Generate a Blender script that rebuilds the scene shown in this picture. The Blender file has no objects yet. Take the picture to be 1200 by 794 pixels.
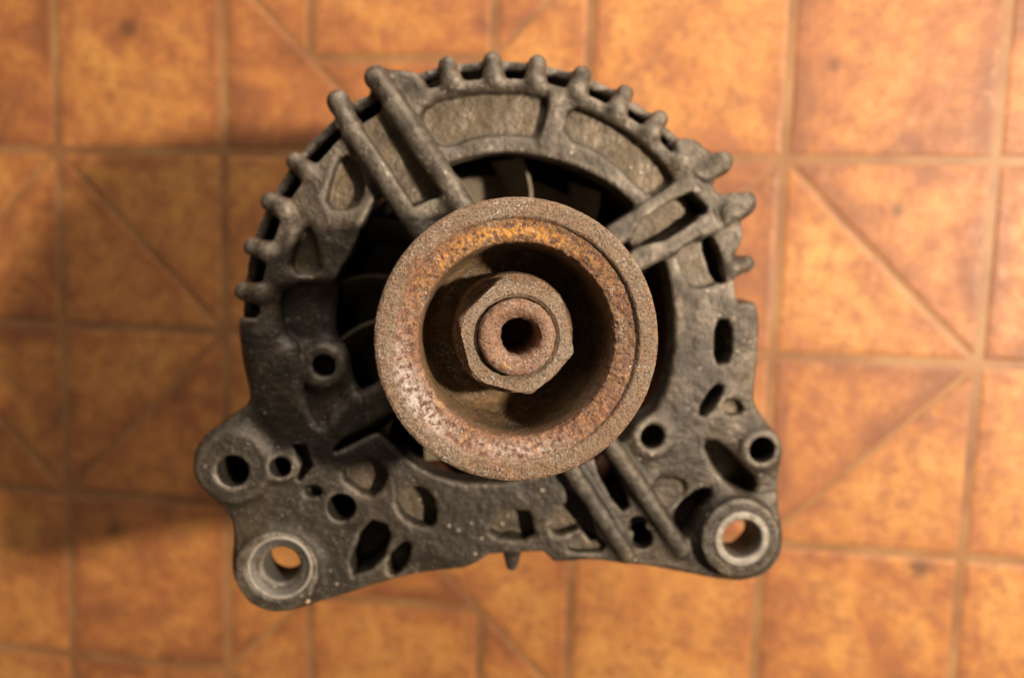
import bpy, bmesh, math, random
import numpy as np
from mathutils import Matrix, Vector

random.seed(4)
SC = bpy.context.scene
COL = SC.collection
MM = 0.001

# ------------------------------------------------------------------ frames
# photo camera: pinhole with focal length F (pixels of the 1200 px wide photo)
F = 1000.0
CX, CY = 600.0, 397.0
# floor normal and alternator shaft axis as seen by the camera (x right, y down, z forward)
N_FLOOR = np.array([-0.1393, 0.1011, -0.9851]); N_FLOOR /= np.linalg.norm(N_FLOOR)
AXIS = np.array([0.0761, 0.0997, -0.9921]); AXIS /= np.linalg.norm(AXIS)
# world frame: Z up from the floor, X to the right of the photo
eX = np.cross([0, 1, 0], -N_FLOOR); eX /= np.linalg.norm(eX)
eYd = np.cross(-N_FLOOR, eX)
RW = np.array([eX, -eYd, N_FLOOR])                 # camera -> world rotation
# alternator frame
D0 = 214.6
ORG = np.array([(590 - CX) / F * D0, (379 - CY) / F * D0, D0])
aX = np.array([1.0, 0, 0]) - AXIS * AXIS[0]; aX /= np.linalg.norm(aX)
aY = np.cross(AXIS, aX)
if aY[1] > 0: aY = -aY
aX = np.cross(aY, AXIS)
RA = np.array([aX, aY, AXIS])                      # camera -> alternator rotation
CAM_A = -RA @ ORG                                  # camera position in alternator mm
N_A = RA @ N_FLOOR                                 # floor normal in alternator frame
LEN = 97.0                                         # rear cover end, z = -LEN
R_REAR = 47.0
# floor height: the lowest rim of the rear cover stands on the floor
FLOOR_H = -R_REAR * math.hypot(N_A[0], N_A[1]) - LEN * N_A[2]   # along N_A, in mm

def at(px, py, z=0.0):
    """point of the photo on the alternator plane z (mm) -> x, y (mm)"""
    r = RA @ np.array([(px - CX) / F, (py - CY) / F, 1.0])
    t = (z - CAM_A[2]) / r[2]
    q = CAM_A + r * t
    return np.array([q[0], q[1]])

def poly(pts, z=0.0):
    return np.array([at(x, y, z) for x, y in pts])

# alternator -> world matrix (floor is z = 0)
RAW = RW @ RA.T
T = np.array([0.0, 0.0, -FLOOR_H])                 # alternator origin above the floor (mm)
M_ALT = Matrix([[*(RAW[0]), T[0] * MM], [*(RAW[1]), T[1] * MM], [*(RAW[2]), T[2] * MM], [0, 0, 0, 1]])
CAM_W = (RAW @ CAM_A + T) * MM

# ------------------------------------------------------------------ camera, light, exposure
cam = bpy.data.cameras.new('camera')
cam.sensor_width = 36.0
cam.lens = 36.0 * F / 1200.0
cam.clip_start = 0.005; cam.clip_end = 20.0
cam.dof.use_dof = True
cam.dof.focus_distance = 0.1725
cam.dof.aperture_fstop = 8.0
camo = bpy.data.objects.new('camera', cam)
COL.objects.link(camo)
cr, cu, cb = RW @ np.array([1, 0, 0]), RW @ np.array([0, -1, 0]), RW @ np.array([0, 0, -1])
camo.matrix_world = Matrix([[cr[0], cu[0], cb[0], CAM_W[0]], [cr[1], cu[1], cb[1], CAM_W[1]],
                            [cr[2], cu[2], cb[2], CAM_W[2]], [0, 0, 0, 1]])
SC.camera = camo

world = bpy.data.worlds.new('World'); SC.world = world
world.use_nodes = True
wb = world.node_tree.nodes['Background']
wb.inputs['Color'].default_value = (1.0, 0.80, 0.60, 1)
wb.inputs['Strength'].default_value = 0.09

def area_lamp(name, direction, dist, size, power, color):
    d = RW @ np.array([direction[0], -direction[1], -direction[2]])   # given as right, up, towards camera
    d /= np.linalg.norm(d)
    l = bpy.data.lights.new(name, 'AREA')
    l.shape = 'DISK'; l.size = size; l.energy = power; l.color = color
    o = bpy.data.objects.new(name, l)
    o.location = Vector(d) * dist + Vector((0, 0, 0.08))
    o.rotation_euler = Vector(d).to_track_quat('Z', 'Y').to_euler()
    COL.objects.link(o)
    return o
area_lamp('room_lamp', (0.66, 0.025, 0.76), 0.74, 0.055, 10.0, (1.0, 0.83, 0.64))
area_lamp('top_fill', (0.12, 0.86, 0.50), 0.55, 0.40, 3.0, (1.0, 0.87, 0.74))  # unseen soft light from the top side, fills the floor shadow

vs = SC.view_settings
vs.view_transform = 'Standard'; vs.look = 'None'; vs.exposure = 0.0; vs.gamma = 1.0
vs.use_curve_mapping = False

# ------------------------------------------------------------------ node helpers
class NT:
    def __init__(self, name):
        self.m = bpy.data.materials.new(name); self.m.use_nodes = True
        self.t = self.m.node_tree; self.t.nodes.clear()
        self.out = self.n('ShaderNodeOutputMaterial')
        self.b = self.n('ShaderNodeBsdfPrincipled')
        self.l(self.b.outputs[0], self.out.inputs[0])
    def n(self, kind, **kw):
        x = self.t.nodes.new(kind)
        for k, v in kw.items(): setattr(x, k, v)
        return x
    def l(self, a, b): self.t.links.new(a, b)
    def coords(self, kind='Object', scale=1000.0):
        c = self.n('ShaderNodeTexCoord'); m = self.n('ShaderNodeMapping')
        m.inputs['Scale'].default_value = (scale,) * 3
        self.l(c.outputs[kind], m.inputs[0]); return m.outputs[0]
    def noise(self, vec, scale, detail=4, rough=0.55, dist=0.0):
        x = self.n('ShaderNodeTexNoise')
        x.inputs['Scale'].default_value = scale; x.inputs['Detail'].default_value = detail
        x.inputs['Roughness'].default_value = rough; x.inputs['Distortion'].default_value = dist
        self.l(vec, x.inputs['Vector']); return x.outputs['Fac']
    def voro(self, vec, scale, feature='F1'):
        x = self.n('ShaderNodeTexVoronoi', feature=feature)
        x.inputs['Scale'].default_value = scale
        self.l(vec, x.inputs['Vector']); return x.outputs['Distance']
    def ramp(self, fac, stops, interp='LINEAR'):
        x = self.n('ShaderNodeValToRGB'); r = x.color_ramp; r.interpolation = interp
        while len(r.elements) < len(stops): r.elements.new(0.5)
        for e, (p, c) in zip(r.elements, stops):
            e.position = p
            e.color = (c, c, c, 1) if not isinstance(c, tuple) else (*c, 1)
        self.l(fac, x.inputs[0]); return x.outputs[0]
    def mix(self, fac, a, b, mode='MIX'):
        x = self.n('ShaderNodeMix', data_type='RGBA', blend_type=mode)
        for s, v in ((x.inputs[0], fac), (x.inputs[6], a), (x.inputs[7], b)):
            if isinstance(v, (int, float)): s.default_value = v
            elif isinstance(v, tuple): s.default_value = (*v, 1)
            else: self.l(v, s)
        return x.outputs[2]
    def math(self, op, a, b=None, clamp=False):
        x = self.n('ShaderNodeMath', operation=op, use_clamp=clamp)
        for s, v in zip(x.inputs, (a, b)):
            if v is None: continue
            if isinstance(v, (int, float)): s.default_value = v
            else: self.l(v, s)
        return x.outputs[0]
    def attr(self, name):
        x = self.n('ShaderNodeAttribute'); x.attribute_name = name; return x.outputs['Fac']
    def put(self, **kw):
        for k, v in kw.items():
            s = self.b.inputs[k.replace('_', ' ')]
            if isinstance(v, (int, float)): s.default_value = v
            elif isinstance(v, tuple): s.default_value = (*v, 1)
            else: self.l(v, s)
    def bump(self, height, strength, dist):
        x = self.n('ShaderNodeBump')
        x.inputs['Strength'].default_value = strength; x.inputs['Distance'].default_value = dist
        self.l(height, x.inputs['Height']); self.l(x.outputs[0], self.b.inputs['Normal'])

def mat_cast():
    m = NT('cast_aluminium'); v = m.coords()
    big = m.noise(v, 0.055, 5, 0.6, 0.4); mid = m.noise(v, 0.16, 6, 0.62, 0.3); fine = m.noise(v, 0.7, 5, 0.7)
    c = m.ramp(mid, [(0.32, (0.034, 0.027, 0.020)), (0.50, (0.082, 0.066, 0.050)), (0.68, (0.180, 0.150, 0.118))])
    # oily black film and brown grease in broad patches; lower left shading painted in
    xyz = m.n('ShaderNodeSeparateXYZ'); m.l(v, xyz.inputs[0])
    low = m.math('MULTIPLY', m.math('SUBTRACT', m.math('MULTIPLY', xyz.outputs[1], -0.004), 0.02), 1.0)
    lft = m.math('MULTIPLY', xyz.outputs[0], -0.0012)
    film_shade = m.math('ADD', big, m.math('ADD', low, lft))
    c = m.mix(m.ramp(film_shade, [(0.44, 0.0), (0.62, 0.9)]), c, (0.040, 0.033, 0.026))
    c = m.mix(m.ramp(m.noise(v, 0.04, 4, 0.6, 0.5), [(0.52, 0.0), (0.66, 0.55)]), c, (0.105, 0.075, 0.042))
    c = m.mix(m.ramp(fine, [(0.34, 0.55), (0.50, 0.0)]), c, (0.034, 0.027, 0.020))
    # darker in the inner corners, metal rubbed bare along the edges
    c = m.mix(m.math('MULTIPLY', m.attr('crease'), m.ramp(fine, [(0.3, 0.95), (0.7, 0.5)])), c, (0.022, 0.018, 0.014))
    dirt = m.math('MULTIPLY', m.attr('dirt'), m.ramp(m.noise(v, 0.22, 6, 0.72), [(0.36, 0.15), (0.60, 0.9)]))
    c = m.mix(m.math('MULTIPLY', dirt, 0.85), c, (0.175, 0.126, 0.068))
    wear = m.math('MULTIPLY', m.attr('wear'), m.ramp(m.noise(v, 0.25, 5, 0.7), [(0.40, 0.1), (0.62, 0.9)]))
    c = m.mix(m.math('MULTIPLY', wear, 0.75), c, (0.29, 0.255, 0.205))
    # bare metal nicks and grit
    sp = m.math('MULTIPLY', m.ramp(m.voro(v, 0.30), [(0.06, 1.0), (0.20, 0.0)]),
                m.ramp(m.noise(v, 0.10, 3), [(0.50, 0.0), (0.60, 1.0)]))
    sp2 = m.math('MULTIPLY', m.ramp(m.voro(v, 0.9), [(0.10, 1.0), (0.22, 0.0)]),
                 m.ramp(m.noise(v, 0.16, 3), [(0.46, 0.0), (0.56, 0.9)]))
    s = m.math('MAXIMUM', sp, sp2)
    c = m.mix(m.math('MULTIPLY', s, 0.8), c, (0.42, 0.36, 0.28))
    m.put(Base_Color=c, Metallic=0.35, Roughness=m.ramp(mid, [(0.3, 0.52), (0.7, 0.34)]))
    h = m.math('ADD', m.noise(v, 0.5, 5, 0.65), m.math('MULTIPLY', s, 0.35))
    m.bump(h, 0.9, 0.0006)
    return m.m

def mat_rust(name, base, rust, deep, rustiness, metal=0.35, flakes=True):
    m = NT(name); v = m.coords()
    n1 = m.noise(v, 0.22, 6, 0.65, 0.4); n2 = m.noise(v, 0.75, 5, 0.7); n3 = m.noise(v, 2.0, 4, 0.7)
    c = m.mix(m.ramp(n2, [(0.30, 0.0), (0.70, 1.0)]), base, tuple(min(1, x * 1.6) for x in base))
    k = m.math('ADD', m.ramp(n1, [(0.5 - rustiness * .3, 0.0), (0.75, 0.9)]), m.math('MULTIPLY', m.attr('rust'), 0.8), True)
    k = m.math('MULTIPLY', k, m.ramp(n3, [(0.25, 0.45), (0.6, 1.0)]))
    r = m.mix(m.ramp(n2, [(0.36, 0.0), (0.60, 1.0)]), deep, rust)
    r = m.mix(m.ramp(m.noise(v, 0.5, 4, 0.6, 0.8), [(0.58, 0.0), (0.72, 0.9)]), r, (0.55, 0.26, 0.06))
    c = m.mix(k, c, r)
    c = m.mix(m.ramp(n3, [(0.36, 0.8), (0.50, 0.0)]), c, (0.045, 0.028, 0.020))
    # ochre scale and rubbed bare steel in patches of their own
    c = m.mix(m.math('MULTIPLY', m.attr('gold'), m.ramp(n2, [(0.42, 0.0), (0.56, 1.0)])), c, (0.62, 0.30, 0.065))
    c = m.mix(m.math('MULTIPLY', m.attr('bare'), m.ramp(n2, [(0.44, 0.0), (0.56, 0.95)])), c, (0.52, 0.46, 0.44))
    c = m.mix(m.math('MULTIPLY', m.attr('bowl_tone'), 0.85), c, m.mix(m.ramp(n1, [(.35, 0.), (.65, 1.)]), (0.060, 0.040, 0.020), (0.20, 0.115, 0.036)))  # darker ochre tone inside the pulley bowl
    if flakes:
        f = m.math('MULTIPLY', m.ramp(m.noise(v, 1.8, 3, 0.7), [(0.55, 0.0), (0.62, 1.0)]),
                   m.ramp(m.noise(v, 0.13, 3), [(0.48, 0.15), (0.62, 1.0)]))
        c = m.mix(f, c, (0.50, 0.46, 0.42))
        m.put(Metallic=m.math('MAXIMUM', m.math('MULTIPLY', f, 0.9), m.math('MULTIPLY', m.math('SUBTRACT', 1.0, k), metal)))
        m.put(Roughness=m.math('SUBTRACT', m.ramp(n3, [(0.3, 0.75), (0.7, 0.45)]), m.math('MULTIPLY', f, 0.2)))
    else:
        m.put(Metallic=metal * 0.5, Roughness=0.65)
    m.put(Base_Color=c)
    h = m.math('ADD', m.math('MULTIPLY', n2, 0.8), m.math('MULTIPLY', n3, 0.5))
    m.bump(h, 1.0, 0.0007)
    return m.m

def mat_plain(name, col, rough=0.6, metal=0.0, var=0.3, scale=0.6):
    m = NT(name); v = m.coords()
    n = m.noise(v, scale, 5, 0.65)
    m.put(Base_Color=m.mix(n, tuple(x * (1 - var) for x in col), tuple(x * (1 + var) for x in col)),
          Metallic=metal, Roughness=m.ramp(n, [(0.3, min(1, rough + .12)), (0.7, max(.05, rough - .1))]))
    m.bump(m.noise(v, 1.5, 4, 0.7), 0.4, 0.0003)
    return m.m

def floor_px(px, py):
    r = RW @ np.array([(px - CX) / F, (py - CY) / F, 1.0]); c = CAM_W / MM
    return c - r * (c[2] / r[2])
def mat_tile():
    m = NT('vinyl_tile')
    g = m.n('ShaderNodeNewGeometry'); mp = m.n('ShaderNodeMapping'); mp.inputs['Scale'].default_value = (1000,) * 3
    m.l(g.outputs['Position'], mp.inputs[0]); v = mp.outputs[0]
    oi = m.n('ShaderNodeObjectInfo')
    # each tile prints another patch of the same marbling
    off = m.n('ShaderNodeVectorMath', operation='MULTIPLY_ADD')
    cmb = m.n('ShaderNodeCombineXYZ')
    m.l(oi.outputs['Random'], cmb.inputs[2])
    m.l(cmb.outputs[0], off.inputs[0]); off.inputs[1].default_value = (900, 900, 900); m.l(v, off.inputs[2])
    w = off.outputs[0]
    a = m.noise(w, 0.030, 7, 0.66, 0.8); b = m.noise(w, 0.14, 5, 0.7); d = m.noise(w, 0.55, 4, 0.7)
    tone = m.math('ADD', m.math('MULTIPLY', oi.outputs['Random'], 0.24), m.math('MULTIPLY', a, 1.15))
    edge = m.attr('edge')
    tone = m.math('SUBTRACT', m.math('SUBTRACT', tone, 0.135), m.math('MULTIPLY', edge, 0.12))
    c = m.ramp(tone, [(0.30, (0.25, 0.092, 0.035)), (0.46, (0.43, 0.162, 0.051)), (0.60, (0.54, 0.230, 0.064)), (0.80, (0.64, 0.31, 0.088))])
    c = m.mix(m.ramp(b, [(0.38, 0.60), (0.53, 0.0)]), c, (0.28, 0.10, 0.042))
    c = m.mix(m.ramp(b, [(0.56, 0.0), (0.74, 0.5)]), c, (0.66, 0.31, 0.085))
    c = m.mix(m.ramp(d, [(0.34, 0.6), (0.48, 0.0)]), c, (0.24, 0.085, 0.036))
    wob = m.n('ShaderNodeVectorMath', operation='MULTIPLY_ADD')
    nz = m.n('ShaderNodeTexNoise'); nz.inputs['Scale'].default_value = 0.25; m.l(v, nz.inputs['Vector'])
    m.l(nz.outputs['Color'], wob.inputs[0]); wob.inputs[1].default_value = (6, 6, 0); m.l(v, wob.inputs[2])
    for (px, py, r) in ((135, 617, 3.2), (196, 774, 2.6), (978, 80, 1.6), (1078, 664, 3.0), (150, 34, 2.4), (1052, 246, 2.0), (72, 486, 3.0)):
        p = floor_px(px, py)
        ds = m.n('ShaderNodeVectorMath', operation='DISTANCE'); m.l(wob.outputs[0], ds.inputs[0]); ds.inputs[1].default_value = (p[0] + 3, p[1] + 3, 0.4)
        c = m.mix(m.ramp(m.math('DIVIDE', ds.outputs['Value'], r * 4), [(0.08, 0.7), (0.5, 0.0)]), c, (0.085, 0.042, 0.022))
    m.put(Base_Color=c, Roughness=m.ramp(b, [(0.3, 0.60), (0.7, 0.46)]), Specular_IOR_Level=0.6)
    m.bump(m.math('ADD', m.noise(v, 0.12, 4, 0.6), m.math('MULTIPLY', d, 0.4)), 0.35, 0.0012)
    return m.m

def mat_grout():
    m = NT('vinyl_joint')
    g = m.n('ShaderNodeNewGeometry'); mp = m.n('ShaderNodeMapping'); mp.inputs['Scale'].default_value = (1000,) * 3
    m.l(g.outputs['Position'], mp.inputs[0]); v = mp.outputs[0]
    n = m.noise(v, 0.022, 5, 0.65)
    c = m.ramp(n, [(0.36, (0.22, 0.098, 0.042)), (0.5, (0.31, 0.148, 0.058)), (0.64, (0.39, 0.21, 0.088))])
    m.put(Base_Color=c, Roughness=0.5)
    return m.m

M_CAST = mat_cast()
M_PULLEY = mat_rust('rusty_steel', (0.195, 0.142, 0.096), (0.30, 0.130, 0.052), (0.10, 0.036, 0.024), 0.40)
M_NUT = mat_rust('dull_nut_steel', (0.215, 0.158, 0.110), (0.27, 0.135, 0.060), (0.12, 0.065, 0.04), 0.15, 0.4)
M_SHAFT = mat_rust('rusty_shaft_steel', (0.23, 0.155, 0.11), (0.31, 0.155, 0.085), (0.15, 0.07, 0.042), 0.5, 0.2)
def mat_bush():
    m = NT('worn_bushing_steel'); v = m.coords(); n = m.noise(v, 0.8, 5, 0.7)
    dark = m.mix(n, (0.075, 0.068, 0.060), (0.17, 0.155, 0.135))
    w = m.math('MULTIPLY', m.attr('rust'), m.ramp(m.noise(v, 0.45, 4, 0.7), [(0.32, 0.15), (0.55, 1.0)]))
    m.put(Base_Color=m.mix(w, dark, (0.36, 0.325, 0.275)), Metallic=0.35, Roughness=0.55)
    m.bump(n, 0.5, 0.0004)
    return m.m
M_BUSH = mat_bush()
M_FAN = mat_plain('dusty_fan_steel', (0.19, 0.155, 0.11), 0.55, 0.3, 0.4, 0.3)
M_COPPER = mat_plain('varnished_copper', (0.10, 0.036, 0.018), 0.55, 0.3, 0.4, 0.3)
M_STEEL = mat_plain('dark_lamination_steel', (0.04, 0.035, 0.03), 0.55, 0.4, 0.35, 0.3)
M_PLASTIC = mat_plain('black_plastic', (0.03, 0.028, 0.026), 0.5, 0.0, 0.3, 0.3)
M_TILE = mat_tile()
M_GROUT = mat_grout()

# ------------------------------------------------------------------ numpy noise
def vnoise(P, seed=0):
    """value noise on points P (n,3), range -1..1"""
    i = np.floor(P).astype(np.int64); f = P - i
    f = f * f * (3 - 2 * f)
    def hsh(ix, iy, iz):
        n = (ix * 374761393 + iy * 668265263 + iz * 2147483647 + seed * 1274126177) & 0xffffffff
        n = ((n ^ (n >> 13)) * 1274126177) & 0xffffffff
        n = n ^ (n >> 16)
        return (n & 0xffff) / 32767.5 - 1.0
    r = 0
    for dx in (0, 1):
        wx = f[:, 0] if dx else 1 - f[:, 0]
        for dy in (0, 1):
            wy = f[:, 1] if dy else 1 - f[:, 1]
            for dz in (0, 1):
                wz = f[:, 2] if dz else 1 - f[:, 2]
                r = r + wx * wy * wz * hsh(i[:, 0] + dx, i[:, 1] + dy, i[:, 2] + dz)
    return r
def fbm(P, scale, octaves=3, seed=0):
    r = 0; a = 1.0
    for o in range(octaves):
        r = r + a * vnoise(P * scale * 2 ** o + 13.7 * o, seed + o); a *= 0.5
    return r

# ------------------------------------------------------------------ object helpers
def empty(name, matrix=None):
    o = bpy.data.objects.new(name, None); COL.objects.link(o)
    o.empty_display_size = 0.01
    if matrix is not None: o.matrix_world = matrix
    return o
def link(name, me, material, parent=None):
    o = bpy.data.objects.new(name, me); COL.objects.link(o)
    if material and not me.materials: me.materials.append(material)
    if parent: o.parent = parent
    return o
def mesh_np(name, V, Fc, smooth=True, normals=None, attrs=None):
    """V (n,3) in mm, Fc (m,4) or (m,3) int arrays"""
    me = bpy.data.meshes.new(name)
    V = np.asarray(V, np.float32) * MM; Fc = np.asarray(Fc, np.int32); k = Fc.shape[1]
    me.vertices.add(len(V)); me.vertices.foreach_set('co', V.ravel())
    me.loops.add(Fc.size); me.loops.foreach_set('vertex_index', Fc.ravel())
    me.polygons.add(len(Fc))
    me.polygons.foreach_set('loop_start', np.arange(0, Fc.size, k, dtype=np.int32))
    me.update(calc_edges=True)
    me.polygons.foreach_set('use_smooth', np.full(len(Fc), smooth))
    for an, av in (attrs or {}).items():
        a = me.attributes.new(an, 'FLOAT', 'POINT'); a.data.foreach_set('value', np.asarray(av, np.float32))
    if normals is not None:
        me.normals_split_custom_set_from_vertices(normals.astype(np.float32))
    return me
def resample(prof, step):
    out = []
    for (a, b) in zip(prof[:-1], prof[1:]):
        a, b = np.array(a, float), np.array(b, float)
        n = max(1, int(math.ceil(np.linalg.norm(b - a) / step)))
        for i in range(n): out.append(a + (b - a) * i / n)
    out.append(np.array(prof[-1], float))
    return np.array(out)
def lathe(name, prof, seg=96, step=None, center=(0, 0), rough=None, rustfn=None, bowl_fn=None, more={}, smooth=True, closed=False):
    """profile of (r, z) mm turned about the shaft; walk it so that outside lies to the left going up the inside"""
    P = resample(prof, step) if step else np.array(prof, float)
    if closed: P = P[:-1] if np.allclose(P[0], P[-1]) else P
    n = len(P); th = np.arange(seg) / seg * 2 * np.pi
    V = np.stack([P[:, 0][:, None] * np.cos(th), P[:, 0][:, None] * np.sin(th), np.repeat(P[:, 1][:, None], seg, 1)], -1).reshape(-1, 3)
    attrs = {}
    if rustfn is not None: attrs['rust'] = rustfn(V)
    for k_, f_ in more.items(): attrs[k_] = f_(V)
    if bowl_fn is not None: attrs['bowl_tone'] = bowl_fn(V)
    if rough:
        tn = np.gradient(P, axis=0); nn = np.stack([tn[:, 1], -tn[:, 0]], 1)
        nn /= np.linalg.norm(nn, axis=1)[:, None] + 1e-9
        NV = np.stack([nn[:, 0][:, None] * np.cos(th), nn[:, 0][:, None] * np.sin(th), np.repeat(nn[:, 1][:, None], seg, 1)], -1).reshape(-1, 3)
        V = V + NV * rough(V)[:, None]
    V[:, 0] += center[0]; V[:, 1] += center[1]
    r = np.arange(n if closed else n - 1)[:, None]; s = np.arange(seg)[None, :]
    r2 = (r + 1) % n
    Fc = np.stack([r * seg + s, r * seg + (s + 1) % seg, r2 * seg + (s + 1) % seg, r2 * seg + s], -1).reshape(-1, 4)
    return mesh_np(name, V, Fc, smooth, attrs=attrs)
def auto_smooth(o, deg=35):
    me = o.data
    for p in me.polygons: p.use_smooth = True
    bm = bmesh.new(); bm.from_mesh(me)
    for e in bm.edges:
        if len(e.link_faces) == 2 and e.calc_face_angle(0) > math.radians(deg): e.smooth = False
    bm.to_mesh(me); bm.free()

# ------------------------------------------------------------------ THE FLOOR
U = 310.0 / 4.602 / 1.0                             # grid unit of the vinyl pattern, mm (refined below)
th_f = 0.04146; u0, v0 = -2.6354, -1.9710
gA = math.cos(th_f) * eX + math.sin(th_f) * eYd
gB = -math.sin(th_f) * eX + math.cos(th_f) * eYd
# point of the floor on the optical axis, and the distance to it
cw = CAM_W / MM
fw = RW @ np.array([0, 0, 1.0])
tO = -cw[2] / fw[2]
O_W = cw + fw * tO
U = tO / 4.6019
gAw, gBw = RW @ gA, RW @ gB
def grid(i, j):
    return (O_W + (gAw * (i + u0) + gBw * (j + v0)) * U) * MM

bm = bmesh.new()
S_ = 1.5
vsq = [bm.verts.new((x, y, 0)) for x, y in ((-S_, -S_), (S_, -S_), (S_, S_), (-S_, S_))]
bm.faces.new(vsq)
me = bpy.data.meshes.new('floor'); bm.to_mesh(me); bm.free()
floor = link('floor', me, M_GROUT)
floor['kind'] = 'structure'
floor['label'] = 'orange marbled vinyl floor with embossed squares and diagonal joints'

def offset_convex(P, ds):
    """inset a convex CCW polygon, one distance per edge"""
    n = len(P); out = []
    L = []
    for k in range(n):
        a, b = P[k], P[(k + 1) % n]; d = (b - a) / np.linalg.norm(b - a)
        nrm = np.array([-d[1], d[0]]); L.append((a + nrm * ds[k], d))
    for k in range(n):
        (p, d), (q, e) = L[k - 1], L[k]
        t = np.linalg.solve(np.array([d, -e]).T, q - p)
        out.append(p + d * t[0])
    return np.array(out)
tile_cache = {}
TILE_H = 0.28
def tile(pts, wide=1.7, slim=0.9):
    """pts: grid corners (i, j) of one vinyl piece"""
    P = np.array(pts, float); c = P.mean(0)
    key = tuple(np.round((P - c).ravel(), 4))
    if key not in tile_cache:
        Q = np.array([((gAw * (p[0] - c[0]) + gBw * (p[1] - c[1])) * U)[:2] for p in P])
        ar = sum(Q[k][0] * Q[(k + 1) % len(Q)][1] - Q[(k + 1) % len(Q)][0] * Q[k][1] for k in range(len(Q)))
        PP = P
        if ar < 0: Q = Q[::-1]; PP = P[::-1]
        ds = []
        for k in range(len(Q)):
            e = PP[(k + 1) % len(Q)] - PP[k]
            ds.append(wide if min(abs(e)) < 1e-6 else slim)
        ds = np.array(ds)
        rings = [(offset_convex(Q, ds), 0.0, 1), (offset_convex(Q, ds + 0.5), TILE_H * .6, 1), (offset_convex(Q, ds + 1.4), TILE_H, 1),
                 (offset_convex(Q, ds + 3.5), TILE_H, 0.75), (offset_convex(Q, ds + 8.0), TILE_H, 0.0)]
        n = len(Q); bm = bmesh.new(); lay = bm.verts.layers.float.new('edge')
        R = []
        for ring, z, e in rings:
            row = []
            for q in ring:
                vv = bm.verts.new((q[0] * MM, q[1] * MM, z * MM)); vv[lay] = e; row.append(vv)
            R.append(row)
        for a, b in zip(R[:-1], R[1:]):
            for k in range(n): bm.faces.new((a[k], a[(k + 1) % n], b[(k + 1) % n], b[k]))
        bm.faces.new(R[-1])
        me = bpy.data.meshes.new('floor_tile'); bm.to_mesh(me); bm.free()
        for p in me.polygons: p.use_smooth = False
        me.materials.append(M_TILE)
        tile_cache[key] = me
    g = grid(*c)
    if FAR is not None:
        k = len(FAR[0]); me = tile_cache[key]
        FAR[0] += [((v.co.x + g[0]) / MM, (v.co.y + g[1]) / MM, v.co.z / MM + 0.04) for v in me.vertices]
        FAR[1] += [[k + i for i in p.vertices] for p in me.polygons]
        FAR[2] += [a.value for a in me.attributes['edge'].data]
        return
    o = link('floor_tile', tile_cache[key], None, floor)
    o.location = (g[0], g[1], 0.00004)
FAR = None
def motif(I, J):
    x, y = 2 * I - 1, 2 * J - 1
    A = lambda *p: tile([(x + a, y + b) for a, b in p])
    if (I + J) % 2 == 0:
        for a in (0, 1):
            for b in (0, 1): A((a, b), (a + 1, b), (a + 1, b + 1), (a, b + 1))
    elif I % 2 == 0:
        A((0, 0), (1, 0), (0, 1)); A((1, 0), (2, 0), (2, 1)); A((2, 1), (2, 2), (1, 2)); A((1, 2), (0, 2), (0, 1))
        A((1, 0), (1, 1), (0, 1)); A((1, 0), (2, 1), (1, 1)); A((2, 1), (1, 2), (1, 1)); A((1, 2), (0, 1), (1, 1))
    else:
        A((0, 0), (1, 0), (0, 1)); A((1, 0), (2, 0), (2, 1)); A((2, 1), (2, 2), (1, 2)); A((1, 2), (0, 2), (0, 1))
        A((.5, .5), (1.5, .5), (1.5, 1.5), (.5, 1.5))
        A((1, 0), (1.5, .5), (.5, .5)); A((2, 1), (1.5, 1.5), (1.5, .5)); A((1, 2), (.5, 1.5), (1.5, 1.5)); A((0, 1), (.5, .5), (.5, 1.5))
for I in range(-1, 5):
    for J in range(-1, 5):
        motif(I, J)
# the same pattern carried on outside the picture, as one sheet
FAR = [[], [], []]
for I in range(-5, 9):
    for J in range(-5, 9):
        if not (-1 <= I < 5 and -1 <= J < 5): motif(I, J)
me = bpy.data.meshes.new('outer_tiling')
me.from_pydata([(a * MM, b * MM, c * MM) for a, b, c in FAR[0]], [], FAR[1])
at_ = me.attributes.new('edge', 'FLOAT', 'POINT'); at_.data.foreach_set('value', FAR[2])
o = link('outer_tiling', me, M_TILE, floor); o['kind'] = 'stuff'

# ------------------------------------------------------------------ THE ALTERNATOR
alt = empty('alternator', M_ALT)
alt['label'] = 'dirty grey car alternator with a rusty pulley standing on the orange vinyl floor'
alt['category'] = 'alternator'

# ---- front housing: one casting, grown from a distance field so that every corner has a cast fillet
H = 0.45
X0, X1, Y0, Y1, Z0, Z1 = -84.0, 76.0, -78.0, 72.0, -34.0, 15.0
gx = np.arange(X0, X1, H, dtype=np.float32); gy = np.arange(Y0, Y1, H, dtype=np.float32); gz = np.arange(Z0, Z1, H, dtype=np.float32)
D = np.full((len(gx), len(gy), len(gz)), 30.0, np.float32)
LAB = np.zeros(D.shape, np.uint8)
DIRT = np.zeros(D.shape, np.uint8)
LABELS = ['body']
def sub(b, pad=3.0):
    """slices of the grid inside box b = (x0, x1, y0, y1, z0, z1)"""
    sl = []
    for g, lo, hi in ((gx, b[0], b[1]), (gy, b[2], b[3]), (gz, b[4], b[5])):
        sl.append(slice(max(0, int(np.searchsorted(g, lo - pad))), int(np.searchsorted(g, hi + pad))))
    return tuple(sl)
def axes(sl):
    return gx[sl[0]][:, None, None], gy[sl[1]][None, :, None], gz[sl[2]][None, None, :]
def smin(a, b, k):
    h = np.maximum(k - np.abs(a - b), 0) / k
    return np.minimum(a, b) - h * h * k * 0.25
def add(sl, d, k=1.5, label=None):
    s = D[sl]
    if label is not None:
        if label not in LABELS: LABELS.append(label)
        L = LAB[sl]; L[d < s] = LABELS.index(label)
    D[sl] = smin(s, d, k)
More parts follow.
